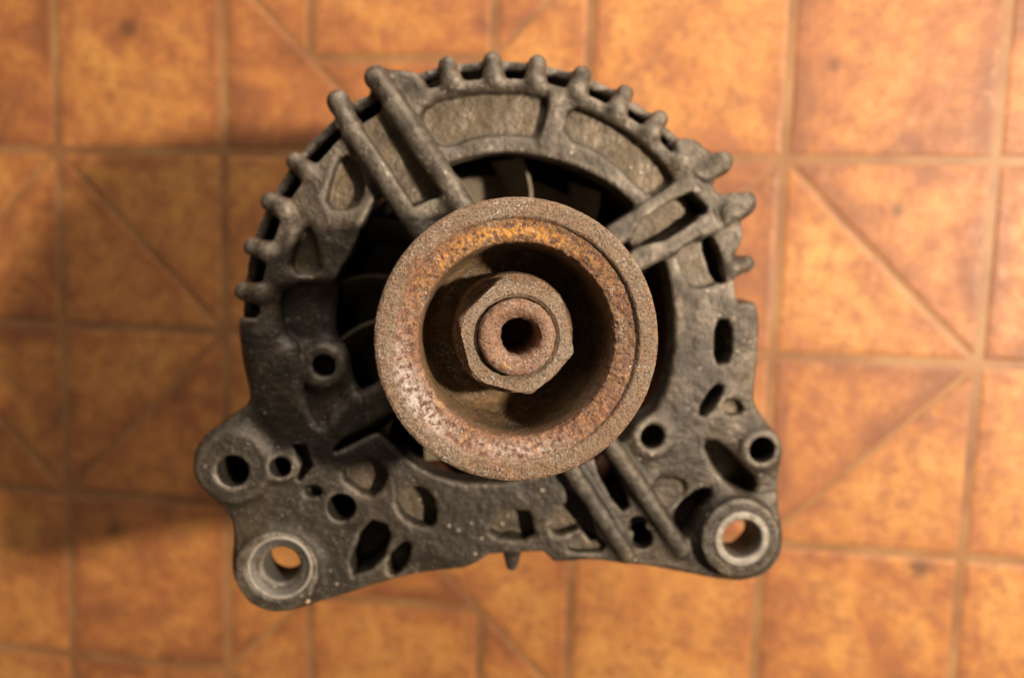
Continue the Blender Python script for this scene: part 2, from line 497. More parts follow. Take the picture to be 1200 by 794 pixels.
def cut(sl, d, k=0.8, dirt=0):
    s = D[sl]
    D[sl] = -smin(-s, d, k)
    if dirt:
        q = DIRT[sl]; q[(d < 0.5)] = dirt
    elif True:
        q = DIRT[sl]; q[(d < 0.3)] = 0
def ext(d2, z, z0, z1, r=0.6):
    dz = np.abs(z - (z0 + z1) * 0.5) - (z1 - z0) * 0.5 if not isinstance(z0, np.ndarray) else np.maximum(z - z1, z0 - z)
    a = d2 + r; b = dz + r
    return np.sqrt(np.maximum(a, 0) ** 2 + np.maximum(b, 0) ** 2) + np.minimum(np.maximum(a, b), 0) - r
def chaikin(P, n=2):
    for _ in range(n):
        Q = np.roll(P, -1, 0)
        P = np.stack([P * .75 + Q * .25, P * .25 + Q * .75], 1).reshape(-1, 2)
    return P
def sd_poly(P, x, y):
    d = np.full(np.broadcast(x, y).shape, 1e9, np.float32); s = np.ones_like(d)
    n = len(P)
    for i in range(n):
        a, b = P[i], P[i - 1]
        e = b - a; wx, wy = x - a[0], y - a[1]
        t = np.clip((wx * e[0] + wy * e[1]) / (e @ e + 1e-12), 0, 1)
        d = np.minimum(d, (wx - e[0] * t) ** 2 + (wy - e[1] * t) ** 2)
        c1 = y >= a[1]; c2 = y < b[1]; c3 = e[0] * wy > e[1] * wx
        f = (c1 & c2 & c3) | (~c1 & ~c2 & ~c3)
        s = np.where(f, -s, s)
    return s * np.sqrt(d)
def box_of(P, z0, z1): return (P[:, 0].min(), P[:, 0].max(), P[:, 1].min(), P[:, 1].max(), z0, z1)
def poly_ext(pts, z0, z1, zp=0.0, r=0.6, smooth=2, pad=3.0):
    P = poly(pts, zp)
    if smooth: P = chaikin(P, smooth)
    sl = sub(box_of(P, z0, z1), pad); x, y, z = axes(sl)
    return sl, ext(sd_poly(P, x, y), z, z0, z1, r)
def add_poly(pts, z0, z1, k=1.5, label=None, **kw):
    sl, d = poly_ext(pts, z0, z1, **kw); add(sl, d, k, label)
def pocket(pts, depth, top=6.0, k=1.5, dirt=0, zp=0.0, r=0.5, smooth=1, base=0.0):
    sl, d = poly_ext(pts, base - depth * 1.35, top, zp=zp, r=r, smooth=smooth); cut(sl, d, k, dirt)
def cyl(c, r, z0, z1, rr=0.5, pad=3.0):
    sl = sub((c[0] - r, c[0] + r, c[1] - r, c[1] + r, z0, z1), pad); x, y, z = axes(sl)
    return sl, ext(np.sqrt((x - c[0]) ** 2 + (y - c[1]) ** 2) - r, z, z0, z1, rr)
def boss(px, py, r, z0, z1, k=2.0, label=None, zp=None):
    sl, d = cyl(at(px, py, z1 if zp is None else zp), r, z0, z1, 0.7, 4.0); add(sl, d, k, label)
def hole(px, py, r, z0=-40.0, z1=20.0, k=0.6, zp=0.0):
    sl, d = cyl(at(px, py, zp), r, z0, z1, 0.1); cut(sl, d, k)
def capsule(a, b, ra, rb, label=None, k=1.2, cutting=False):
    a, b = np.array(a, float), np.array(b, float); m = max(ra, rb)
    lo, hi = np.minimum(a, b) - m, np.maximum(a, b) + m
    sl = sub((lo[0], hi[0], lo[1], hi[1], lo[2], hi[2])); x, y, z = axes(sl)
    e = b - a
    t = np.clip(((x - a[0]) * e[0] + (y - a[1]) * e[1] + (z - a[2]) * e[2]) / (e @ e + 1e-9), 0, 1)
    d = np.sqrt((x - a[0] - e[0] * t) ** 2 + (y - a[1] - e[1] * t) ** 2 + (z - a[2] - e[2] * t) ** 2) - (ra + (rb - ra) * t)
    add(sl, d.astype(np.float32), k, label)
def bar(pa, pb, za, zb, w, bottom, label=None, k=1.6, r=1.4, wb=None):
    """a rib between two photo points: top at za..zb, going down to bottom, half width w"""
    a, b = at(*pa, za), at(*pb, zb)
    P = np.array([a, b]); m = w + 1
    sl = sub((P[:, 0].min() - m, P[:, 0].max() + m, P[:, 1].min() - m, P[:, 1].max() + m, bottom, max(za, zb))); x, y, z = axes(sl)
    e = b - a; t = np.clip(((x - a[0]) * e[0] + (y - a[1]) * e[1]) / (e @ e), 0, 1)
    ww = w + ((wb if wb else w) - w) * t
    d2 = np.sqrt((x - a[0] - e[0] * t) ** 2 + (y - a[1] - e[1] * t) ** 2) - ww
    ztop = za + (zb - za) * t
    zd = np.maximum(z - ztop, bottom - z)
    p, q = d2 + r, zd + r
    d = np.sqrt(np.maximum(p, 0) ** 2 + np.maximum(q, 0) ** 2) + np.minimum(np.maximum(p, q), 0) - r
    add(sl, d.astype(np.float32), k, label)

RF = 61.0          # edge of the front face
RO = 65.0          # outer wall
ALL = (X0, X1, Y0, Y1, Z0, Z1)
sl = sub(ALL, 0); x, y, z = axes(sl)
RR = np.sqrt(x * x + y * y)
# drum: front plate, wall
d = ext(RR - 66.2, z, -31.5, 0.0, 5.0)
add(sl, d, 0.1)
# lower body with the mounting ears, outlined from the photo
LOW = [(886, 352), (890, 385), (887, 430), (882, 468), (893, 487), (909, 508), (917, 535), (910, 562), (911, 590), (918, 622), (915, 650),
       (896, 673), (865, 681), (820, 674), (760, 662), (700, 656), (648, 652), (632, 646), (560, 650), (540, 663), (480, 672), (420, 690), (365, 708), (325, 714),
       (290, 698), (272, 665), (275, 630), (272, 606), (255, 585), (236, 566), (229, 540), (236, 515), (262, 494), (290, 474), (297, 462), (300, 430), (320, 400),
       (600, 360), (860, 352)]
add_poly(LOW, -20.0, -0.6, k=2.0, r=1.6, smooth=2, zp=-2)
# the lower edge of the casting is cut back to the outline
sl, dcut = poly_ext([(545, 664), (560, 655), (572, 646), (588, 645), (636, 642), (649, 656), (700, 657), (760, 664), (822, 677), (840, 770), (380, 770), (400, 700), (480, 675)], -45, 12, zp=-2, r=0.2, smooth=0)
cut(sl, dcut, 1.0)
sl = sub(ALL, 0)
# hollow interior
d = ext(np.sqrt(x * x + y * y) - 57.0, z, -60.0, -9.5, 2.0)
cut(sl, d, 0.8)
# big central opening in the plate
OPEN = [(490, 205), (530, 189), (575, 179), (620, 180), (665, 191), (705, 209), (735, 232), (760, 262), (778, 300), (787, 345), (790, 400), (783, 450), (762, 488),
        (735, 515), (700, 535), (650, 548), (612, 560), (560, 566), (520, 560), (485, 543), (455, 516), (430, 492), (420, 460), (404, 435), (402, 410), (390, 396),
        (391, 345), (396, 318), (412, 298), (425, 262), (444, 225)]
sl, d = poly_ext(OPEN, -20, 10, zp=-1.0, r=0.3, smooth=2); cut(sl, d, 1.2)

# hub behind the pulley and the spokes that carry it
sl, d = cyl((0, 0), 25.5, -24.0, 9.0, 1.5); add(sl, d, 1.0, 'hub')
# flat webs of the four spokes
add_poly([(398, 118), (432, 94), (548, 255), (500, 285)], -9.0, -1.2, k=1.0, label='spoke0')
add_poly([(720, 262), (850, 190), (872, 232), (755, 306)], -7.0, -1.6, k=1.0, label='spoke1')
add_poly([(655, 556), (725, 522), (786, 628), (730, 650)], -9.0, -3.4, k=1.0, label='spoke2')
add_poly([(445, 440), (470, 505), (396, 548), (350, 520)], -8.0, -2.4, k=1.6, label='spoke3')

# ---- pockets cast into the face (most hold dry dust)
pocket([(490, 130), (520, 114), (560, 108), (600, 107), (630, 111), (645, 118), (641, 142), (634, 160), (600, 156), (560, 159), (525, 172), (508, 166)], 1.9, dirt=150, k=2.6)
pocket([(668, 123), (700, 134), (735, 154), (765, 178), (786, 203), (791, 216), (770, 233), (752, 221), (728, 196), (700, 175), (662, 160)], 2.3, dirt=150, k=1.8)
pocket([(380, 244), (388, 208), (401, 178), (422, 192), (428, 222), (415, 246)], 3.0, dirt=230)
pocket([(338, 320), (347, 282), (358, 262), (367, 274), (371, 298), (376, 322)], 2.8, dirt=230, k=2.5)
pocket([(326, 345), (345, 334), (375, 334), (400, 338), (400, 402), (350, 404), (328, 388)], 3.8, k=4.0, dirt=0)
pocket([(346, 402), (362, 396), (404, 400), (420, 440), (400, 478), (378, 505), (364, 488), (350, 450)], 2.8, k=2.2, dirt=60)
pocket([(384, 535), (410, 503), (445, 477), (462, 486), (450, 502), (420, 517)], 5.2, k=1.2, dirt=0)
pocket([(395, 556), (424, 541), (438, 535), (457, 552), (449, 574), (432, 584)], 3.6, dirt=150)
pocket([(462, 583), (483, 570), (500, 573), (512, 592), (510, 617), (490, 616), (470, 604)], 3.6, dirt=170)
pocket([(572, 629), (580, 606), (592, 598), (614, 598), (622, 600), (628, 634)], 3.6, dirt=150)
pocket([(645, 626), (648, 598), (678, 580), (694, 612), (662, 627)], 3.6, dirt=150)
pocket([(664, 632), (694, 622), (716, 646), (668, 648)], 2.0, dirt=120, k=1.5)
pocket([(343, 522), (358, 521), (367, 545), (351, 565), (347, 561), (352, 545)], 4.0, smooth=0, k=.8)
pocket([(428, 606), (461, 618), (446, 664), (404, 680)], 12.0, k=1.2)
pocket([(474, 632), (484, 640), (472, 670), (458, 678), (454, 656)], 6.0)
pocket([(356, 571), (372, 570), (378, 580), (360, 584)], 3.5)
pocket([(823, 516), (846, 518), (872, 545), (890, 566), (884, 584), (858, 572), (838, 548)], 8.0, k=1.6, dirt=70)
pocket([(789, 614), (796, 592), (820, 573), (838, 574), (826, 606), (810, 632), (796, 630)], 8.0, k=1.4)
pocket([(837, 374), (858, 374), (858, 424), (837, 428)], 9.0, k=.8)
pocket([(836, 449), (851, 453), (830, 490), (816, 484)], 6.0, k=.8)
pocket([(765, 560), (800, 560), (806, 578), (790, 592), (770, 600)], 1.2, k=1.6, dirt=90)
pocket([(848, 470), (866, 468), (874, 484), (852, 488)], 2.0, k=1.2, dirt=160)
# ---- ribs along the spokes, proud of the face
bar((496, 276), (396, 124), 6.2, 1.9, 2.9, -8.0, 'rib', r=2.5, k=1.2)
bar((543, 242), (442, 94), 6.2, 1.9, 2.9, -8.0, 'rib', r=2.5, k=1.2)
bar((722, 276), (848, 193), 2.6, 0.5, 2.9, -7.0, 'rib', r=1.3)
bar((750, 304), (876, 237), 2.6, 0.5, 2.9, -7.0, 'rib', r=1.3)
bar((662, 540), (736, 652), 4.8, 0.8, 2.4, -8.0, 'rib', r=2.1, k=1.0)
bar((715, 520), (800, 646), 4.8, 0.6, 2.5, -8.0, 'rib', r=2.2, k=1.0)
bar((470, 455), (404, 495), 3.0, 0.0, 4.0, -7.0, 'rib', r=2.0)
# radial ribs that part the pockets
bar((640, 165), (652, 112), 0.0, 0.2, 1.3, -4.0, None, r=0.6)
# tail of the upper left pocket: web closing the ribs
add_poly([(482, 244), (516, 230), (548, 250), (500, 290)], -7.0, 4.2, k=2.0, label='hub')

# ---- shoulder: ring slot all round the top, then cooling fins across it
ang = np.arctan2(y, x)
def A_(px, py, zz=-2.0):
    q = at(px, py, zz); return math.atan2(q[1], q[0])
a_start, a_end = A_(888, 350), A_(276, 372)          # slotted from right, over the top, to the left
if a_end < a_start: a_end += 2 * math.pi
mid_a = (a_start + a_end) / 2; half = (a_end - a_start) / 2
da = np.abs((ang - mid_a + np.pi) % (2 * np.pi) - np.pi) - half
sl = sub(ALL, 0)
d_ring = np.maximum(np.abs(RR - 71.1) - 10.3, np.maximum(-8.5 - z, z - 8))       # step outside the face edge
d_ring = np.maximum(d_ring, da * 60)
keepers = [
    [(438, 78), (470, 80), (492, 88), (506, 116), (485, 125), (450, 110)],        # solid bridge right of the second rib
    [(800, 172), (822, 158), (858, 178), (862, 196), (838, 204), (815, 208)],     # bridge at the upper right ribs
    [(840, 240), (880, 232), (878, 250), (866, 262), (872, 292), (850, 300)],
    [(790, 165), (812, 160), (850, 178), (850, 200), (820, 215), (800, 190)],
]
P0 = None
for kp in keepers:
    dk = sd_poly(chaikin(poly(kp, 0.0), 2), x, y)
    d_ring = np.maximum(d_ring, -dk + 0.0 * z)
cut(sl, d_ring.astype(np.float32), 1.0)
d_slot = np.maximum(np.abs(RR - 61.9) - 1.8, np.maximum(-27 - z, z - 8)); d_slot = np.maximum(d_slot, da * 60 + 1)
for kp in keepers:
    dk = sd_poly(chaikin(poly(kp, 0.0), 2), x, y)
    d_slot = np.maximum(d_slot, -dk + 0.0 * z)
cut(sl, d_slot.astype(np.float32), 0.6)
# on the right the outer wall drops away, the notches look down to the floor
r0, r1 = A_(874, 262), A_(887, 352)
dn = np.abs((ang - (r0 + r1) / 2 + np.pi) % (2 * np.pi) - np.pi) - abs(r1 - r0) / 2
d_n = np.maximum(np.maximum(np.abs(RR - 75) - 14.3, np.maximum(-40 - z, z - 8)), dn * 60)
cut(sl, d_n.astype(np.float32), 1.0)
add_poly([(438, 80), (470, 80), (494, 88), (508, 118), (485, 130), (450, 112)], -14.0, -0.4, k=1.6, r=1.6, smooth=1)
add_poly([(786, 168), (806, 160), (820, 166), (834, 178), (856, 188), (856, 202), (843, 208), (838, 222), (866, 226), (890, 236), (882, 252), (867, 258), (873, 270), (868, 292), (850, 312), (838, 290), (822, 232), (800, 190)], -14.0, 0.1, k=1.2, r=1.3, smooth=1)
pocket([(838, 206), (852, 210), (862, 222), (848, 229), (836, 222)], 7.0, k=0.8)
pocket([(733, 268), (806, 223), (814, 232), (832, 247), (760, 294)], 4.0, top=8, dirt=170, base=-0.5, k=0.9)
pocket([(808, 224), (816, 230), (831, 247), (820, 254)], 7.0, k=.6)
pocket([(794, 292), (826, 276), (838, 300), (848, 332), (812, 340), (800, 318)], 2.4, dirt=130)
pocket([(824, 280), (837, 276), (854, 330), (841, 334)], 8.0, k=0.7)
pocket([(693, 538), (709, 530), (741, 590), (726, 602)], 7.0, k=.8)
pocket([(657, 574), (677, 575), (703, 630), (692, 641)], 4.0, k=.9)
pocket([(443, 130), (421, 144), (486, 243), (515, 226)], 1.2, top=7, dirt=200, base=0.0, k=0.8, smooth=0)
hole_cut = cyl(at(868, 631, 0), 8.5, -40, -8.5, 1.0); cut(hole_cut[0], hole_cut[1], 1.0)
hole_cut = cyl(at(325, 668, 0), 9.5, -40, -12.0, 1.0); cut(hole_cut[0], hole_cut[1], 1.0)
FINS = [(283, 341), (290, 287), (312, 234), (343, 187), (523, 68), (577, 63), (631, 66), (685, 78), (737, 101), (780, 131), (824, 163), (886, 306)]
for n, (px, py) in enumerate(FINS):
    a = A_(px, py, -3.0); c, s = math.cos(a), math.sin(a); lab = 'fin%d' % n
    R1, w = 65.8, 2.05
    capsule((60.0 * c, 60.0 * s, -2.2), (60.9 * c, 60.9 * s, -1.8), w + .5, w + .3, lab, 1.4)
    capsule((60.5 * c, 60.5 * s, -1.6), (R1 * .985 * c, R1 * .985 * s, -3.0), w + .3, w, lab, 1.6)
    capsule((R1 * .985 * c, R1 * .985 * s, -3.0), (R1 * c, R1 * s, -14.0), w, w, lab, 1.2)
for n, (px, py) in enumerate([(388, 108), (434, 79), (857, 183), (885, 231)]):    # rib ends bent over the shoulder
    a = A_(px, py, 0.0); q = at(px, py, 0.0); w = 2.5 if n < 2 else 1.9
    R1 = float(np.hypot(*q)) - w; c, s = math.cos(a), math.sin(a)
    capsule((R1 * c, R1 * s, -1.4), (min(R1, 65.5) * c, min(R1, 65.5) * s, -15), w, w, 'rib', 1.6)
    u = at(*[(412, 150), (458, 118), (826, 207), (856, 249)][n], 0.0)
    capsule((u[0], u[1], 0.2 if n < 2 else -1.2), (R1 * c, R1 * s, -1.4), w, w, 'rib', 1.6)
# solid shoulder at the left below the fins, small teeth on the lower edge
capsule((*at(600, 636, -4), -4), (*at(600, 661, -4), -4), 2.9, 1.7, 'tooth', 1.2)
capsule((*at(598, 640, -4), -12), (*at(600, 661, -4), -12), 2.9, 1.7, 'tooth', 1.2)

# ---- bosses and mounting lugs
boss(325, 668, 10.2, -12.0, 1.4, 3.0, 'lug0', zp=0)
boss(868, 631, 10.4, -8.5, 3.0, 2.4, 'lug1')
boss(274, 546, 8.6, -15.0, 0.6, 4.0, 'lug2', zp=0)
boss(893, 527, 5.0, -13.0, 0.6, 3.0, 'boss')
boss(765, 512, 5.0, -13.0, 0.4, 2.6, 'boss')
boss(378, 430, 5.0, -13.0, -2.2, 4.0, 'boss')
boss(328, 547, 3.6, -13.0, 0.3, 2.0, 'boss')
hole(274, 551, 4.0, z0=-18.0, zp=0); hole(329, 547, 2.6, z0=-18); hole(378, 430, 2.9, z0=-12); hole(400, 595, 3.6, z0=-18)
hole(765, 512, 3.2, z0=-18, zp=1.0); hole(893, 527, 3.3, z0=-18, zp=0.6); hole(752, 629, 2.7, z0=-18, zp=-2); hole(745, 612, 2.4, z0=-5.5, zp=-2)
hole(328, 665, 8.0, z0=0.4, z1=8, zp=1.2, k=0.3)          # seat turned for the bushing
hole(328, 665, 5.2, zp=1.2); hole(869, 631, 5.6, zp=3.0)

# surface nets
def surface_nets(D):
    S = D < 0
    c = np.zeros(tuple(n - 1 for n in D.shape), np.uint8)
    offs = [(i, j, k) for i in (0, 1) for j in (0, 1) for k in (0, 1)]
    for i, j, k in offs: c += S[i:D.shape[0] - 1 + i, j:D.shape[1] - 1 + j, k:D.shape[2] - 1 + k]
    act = (c > 0) & (c < 8)
    cells = np.argwhere(act); idx = np.full(act.shape, -1, np.int32); idx[act] = np.arange(len(cells), dtype=np.int32)
    vals = np.stack([D[cells[:, 0] + i, cells[:, 1] + j, cells[:, 2] + k] for i, j, k in offs], 1)
    pos = np.zeros((len(cells), 3)); cnt = np.zeros(len(cells))
    for a in range(8):
        for b in range(a + 1, 8):
            df = np.array(offs[b]) - np.array(offs[a])
            if np.abs(df).sum() != 1: continue
            m = (vals[:, a] < 0) != (vals[:, b] < 0)
            t = vals[m, a] / (vals[m, a] - vals[m, b])
            pos[m] += np.array(offs[a]) + df * t[:, None]; cnt[m] += 1
    pos = pos / cnt[:, None] + cells
    quads = []
    for ax in range(3):
        u, w = (ax + 1) % 3, (ax + 2) % 3
        s0 = [slice(None)] * 3; s1 = [slice(None)] * 3
        s0[ax] = slice(0, -1); s1[ax] = slice(1, None)
        A, B = S[tuple(s0)], S[tuple(s1)]
        e = np.argwhere(A != B)
        ok = (e[:, u] >= 1) & (e[:, w] >= 1) & (e[:, u] < D.shape[u] - 1) & (e[:, w] < D.shape[w] - 1)
        e = e[ok]; ins = A[e[:, 0], e[:, 1], e[:, 2]]
        q = []
        for du, dw in ((-1, -1), (0, -1), (0, 0), (-1, 0)):
            f = e.copy(); f[:, u] += du; f[:, w] += dw
            q.append(idx[f[:, 0], f[:, 1], f[:, 2]])
        q = np.stack(q, 1); q[~ins] = q[~ins][:, ::-1]
        quads.append(q)
    return pos, np.concatenate(quads), cells
pos, quads, cells = surface_nets(D)
lab = LAB[cells[:, 0], cells[:, 1], cells[:, 2]]
dirt = DIRT[cells[:, 0], cells[:, 1], cells[:, 2]] / 255.0
V = pos * H + np.array([X0, Y0, Z0])
def vnormals(V, Q):
    n = np.cross(V[Q[:, 2]] - V[Q[:, 0]], V[Q[:, 3]] - V[Q[:, 1]])
    N = np.stack([np.bincount(Q.ravel(), np.repeat(n[:, k], 4), len(V)) for k in range(3)], 1)
    return N / (np.linalg.norm(N, axis=1)[:, None] + 1e-12)
def relax(A, Q, it, lam=0.5):
    src = np.concatenate([Q[:, k] for k in range(4)]); dst = np.concatenate([Q[:, (k + 1) % 4] for k in range(4)])
    s2, d2 = np.concatenate([src, dst]), np.concatenate([dst, src])
    cnt = np.maximum(np.bincount(s2, minlength=len(A)), 1)
    for _ in range(it):
        if A.ndim == 1: m = np.bincount(s2, A[d2], len(A)) / cnt
        else: m = np.stack([np.bincount(s2, A[d2, k], len(A)) for k in range(A.shape[1])], 1) / cnt[:, None]
        A = A + lam * (m - A)
    return A
V = relax(V, quads, 1)
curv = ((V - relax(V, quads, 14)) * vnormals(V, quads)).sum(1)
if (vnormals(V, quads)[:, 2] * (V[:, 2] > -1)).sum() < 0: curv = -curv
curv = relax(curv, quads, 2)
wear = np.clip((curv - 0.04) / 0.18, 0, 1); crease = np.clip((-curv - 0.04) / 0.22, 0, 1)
dirt = relax(dirt, quads, 5)
N = vnormals(V, quads)
if (N[:, 2] * (V[:, 2] > -1)).sum() < 0: quads = quads[:, ::-1]; N = -N
dirt = dirt * np.clip((N[:, 2] - 0.45) * 3, 0, 1)        # dust settles on level bottoms only
V = V + N * (0.16 * fbm(V, 0.13, 2, 15) + 0.09 * fbm(V, 0.4, 2, 5) + 0.03 * fbm(V, 1.3, 2, 9))[:, None]
N = vnormals(V, quads)

# split the casting into the pieces one can point at, seam to seam
names = np.array(LABELS)
flab = lab[quads[:, 0]]
def piece(mask, name, parent):
    q = quads[mask]
    if not len(q): return None
    used, inv = np.unique(q.ravel(), return_inverse=True)
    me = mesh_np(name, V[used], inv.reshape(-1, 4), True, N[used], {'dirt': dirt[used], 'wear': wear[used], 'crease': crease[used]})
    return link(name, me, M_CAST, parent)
body_m = flab == 0
housing = piece(body_m, 'front_housing', alt)
for li, ln in enumerate(LABELS):
    if li == 0: continue
    nm = 'cooling_fin' if ln.startswith('fin') else 'spoke' if ln.startswith('spoke') else 'mounting_lug' if ln.startswith('lug') else \
        {'hub': 'hub', 'tooth': 'tooth'}.get(ln)
    mask = flab == li
    if nm: piece(mask, nm, housing)
    else:
        # ribs and bosses: one object for each connected piece
        q = quads[mask]; used, inv = np.unique(q.ravel(), return_inverse=True); qq = inv.reshape(-1, 4)
        par = np.arange(len(used))
        for _ in range(400):
            mn = par[qq].min(1); new = par.copy()
            for k in range(4): np.minimum.at(new, qq[:, k], mn)
            new = new[new]
            if (new == par).all(): break
            par = new
        comp = par[qq[:, 0]]; fi = np.nonzero(mask)[0]
        ids, cn = np.unique(comp, return_counts=True)
        for cid, nn in zip(ids, cn):
            mk = np.zeros(len(quads), bool); mk[fi[comp == cid]] = True
            if nn > 60: piece(mk, {'rib': 'spoke_rib', 'boss': 'bolt_boss'}[ln], housing)
            else: flab[fi[comp == cid]] = 0

# ---- bushings pressed into the two lugs
c = at(328, 665, 1.2)
link('bushing', lathe('bushing', [(8.3, -0.5), (8.3, 1.0), (8.0, 1.4), (7.4, 1.3), (6.9, 0.7), (6.0, 0.3), (5.0, -0.6), (4.7, -1.2), (4.7, -12.0)], 64, 0.3, c,
     rough=lambda V: 0.07 * fbm(V, 1.2, 3, 2), rustfn=lambda V: np.clip(1.6 - 2.2 * np.abs(np.hypot(V[:, 0], V[:, 1]) - 7.9), 0, 1) * (V[:, 2] > 0) * 1.6 + 0.5 * (np.abs(np.hypot(V[:, 0], V[:, 1]) - 5.0) < .35) * (V[:, 2] > -1.5)), M_BUSH, alt)
c = at(869, 631, 3.0)
link('bushing', lathe('bushing', [(7.3, 1.5), (7.3, 3.2), (7.0, 3.5), (5.6, 3.5), (5.2, 3.1), (4.9, 2.0), (4.9, -8.6)], 64, 0.3, c,
     rough=lambda V: 0.07 * fbm(V, 1.2, 3, 4), rustfn=lambda V: np.clip((V[:, 2] - 2.6) * 2, 0, 0.8)), M_BUSH, alt)

# ---- pulley
ZP = 44.0
prof = [(9, 11.0), (26.0, 11.0), (28.2, 11.6), (28.7, 12.5), (28.7, 15.0)]
zz = 15.0
for k in range(6):
    prof += [(28.7, zz + 0.5), (26.3, zz + 1.6), (26.3, zz + 2.0), (28.7, zz + 3.1), (28.7, zz + 3.56)]; zz += 3.56
prof += [(28.7, 43.0), (28.55, 43.6), (27.9, 43.95), (26.0, 44.0), (25.0, 43.95), (24.6, 43.6), (24.35, 43.0), (22.6, 42.6), (20.9, 42.25), (20.1, 41.9), (19.8, 41.0),
         (19.5, 33.0), (19.0, 27.0), (18.2, 23.4), (16.6, 21.2), (14.0, 20.2), (7.0, 20.0)]
def rust_pulley(V):
    r = np.hypot(V[:, 0], V[:, 1]); front = np.clip((V[:, 2] - 22) / 2, 0, 1)
    ch = np.clip((24.6 + 0.5 * fbm(V, 0.5, 2, 41) - r) * 2.2, 0, 1) * (V[:, 2] > 38)
    return np.clip(ch * 1.1 - 0.25 * front + 0.45 * fbm(V, 0.16, 3, 3) * front, 0, 1)
def rough_pulley(V):
    r = np.hypot(V[:, 0], V[:, 1])
    ch = np.exp(-((r - 22.0) / 2.0) ** 2) * (V[:, 2] > 36)
    a = 0.06 * fbm(V, 0.5, 3, 1) + 0.06 * fbm(V, 2.4, 2, 7)
    lip = np.exp(-((r - 20.3) / 0.7) ** 2) * (V[:, 2] > 38)
    return a + lip * 0.35 * np.minimum(fbm(V, 0.7, 3, 51), 0.2) + ch * (0.22 * fbm(V, 0.4, 2, 11) + 0.22 * fbm(V, 1.5, 3, 17))
def patch(V, deg, spread, r0, dr):
    a = (np.degrees(np.arctan2(V[:, 1], V[:, 0])) - deg + 180) % 360 - 180
    return np.clip(np.exp(-(a / spread) ** 2) * np.exp(-((np.hypot(V[:, 0], V[:, 1]) - r0) / dr) ** 2) * (V[:, 2] > 40) * 1.2, 0, 1)
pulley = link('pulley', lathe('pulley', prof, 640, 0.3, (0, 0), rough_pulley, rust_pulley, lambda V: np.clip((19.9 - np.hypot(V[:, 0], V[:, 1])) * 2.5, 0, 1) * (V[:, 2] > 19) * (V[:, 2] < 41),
    {'gold': lambda V: patch(V, 95, 40, 22.0, 1.7), 'bare': lambda V: np.maximum(patch(V, 208, 26, 23.5, 2.2), 0.6 * patch(V, 268, 22, 22.6, 1.6))}), M_PULLEY, alt)

# ---- shaft nut: flange, six chamfered flats
def hex_nut():
    bm = bmesh.new(); cx, cy = 0.0, 0.6
    rot = math.radians(44); R = 12.5; seg = 144
    # radius of a hexagon clipped by the chamfer cone
    rows = []
    def hexr(t, Rc):
        k = (t - rot + math.pi / 6) % (math.pi / 3) - math.pi / 6
        a = R * math.cos(math.pi / 6)
        # rot marks a corner
        kk = (t - rot) % (math.pi / 3) - math.pi / 6
        return min(a / math.cos(kk), Rc)
    for z, Rc, fl in ((20.0, 13.0, 1), (31.5, 13.0, 1), (32.6, 12.7, 1), (33.0, 12.4, 0), (39.6, 12.4, 0), (40.5, 12.0, 0), (40.95, 11.4, 0), (41.0, 10.2, 2), (40.9, 8.9, 2), (40.2, 8.2, 2), (39.2, 8.0, 2)):
        row = []
        for s in range(seg):
            t = 2 * math.pi * s / seg
            r = Rc if fl in (1, 2) else hexr(t, Rc)
            row.append((r * math.cos(t) + (cx if fl != 2 else cx), r * math.sin(t) + cy, z))
        rows.append(row)
    V = np.array(rows).reshape(-1, 3)
    n = len(rows); r = np.arange(n - 1)[:, None]; s = np.arange(seg)[None, :]
    Fc = np.stack([r * seg + s, r * seg + (s + 1) % seg, (r + 1) * seg + (s + 1) % seg, (r + 1) * seg + s], -1).reshape(-1, 4)
    V = V + np.random.default_rng(1).normal(0, 0.02, V.shape)
    rr = np.hypot(V[:, 0], V[:, 1])
    return mesh_np('shaft_nut', V, Fc, True, attrs={'rust': np.clip((35 - V[:, 2]) * .5, 0, .9)})
nut = link('shaft_nut', hex_nut(), M_NUT, alt); auto_smooth(nut, 28)

# ---- shaft end with a splined socket
def shaft_mesh():
    seg = 192; t = np.arange(seg) / seg * 2 * np.pi
    spl = 3.75 + 0.18 * np.abs(((t * 12 / (2 * np.pi)) % 1) - 0.5) * 2 + 0.12 * np.sin(t * 3 + 1)
    rows = []
    for r, z in ((7.9, 10), (7.9, 41.3), (7.75, 42.0), (7.3, 42.5), (6.6, 42.75), (5.8, 42.7), (5.0, 42.3)):
        rows.append(np.stack([r * np.cos(t), r * np.sin(t), np.full(seg, z)], 1))
    for k, z in ((1.12, 41.8), (1.0, 40.8), (1.0, 16.0), (0.05, 15.0)):
        rows.append(np.stack([spl * k * np.cos(t) + .45 * (k > .5), spl * k * np.sin(t) + .1, np.full(seg, z)], 1))
    V = np.concatenate(rows); n = len(rows)
    V = V + np.stack([fbm(V, 0.9, 3, 21), fbm(V, 0.9, 3, 22), fbm(V, 0.9, 3, 23)], 1) * 0.13 * (V[:, 2:3] > 36)
    V[:, 1] += 0.6
    r = np.arange(n - 1)[:, None]; s = np.arange(seg)[None, :]
    Fc = np.stack([r * seg + s, r * seg + (s + 1) % seg, (r + 1) * seg + (s + 1) % seg, (r + 1) * seg + s], -1).reshape(-1, 4)
    return mesh_np('shaft', V, Fc, True, attrs={'rust': np.full(len(V), 0.6)})
shaft = link('shaft', shaft_mesh(), M_SHAFT, alt); auto_smooth(shaft, 40)

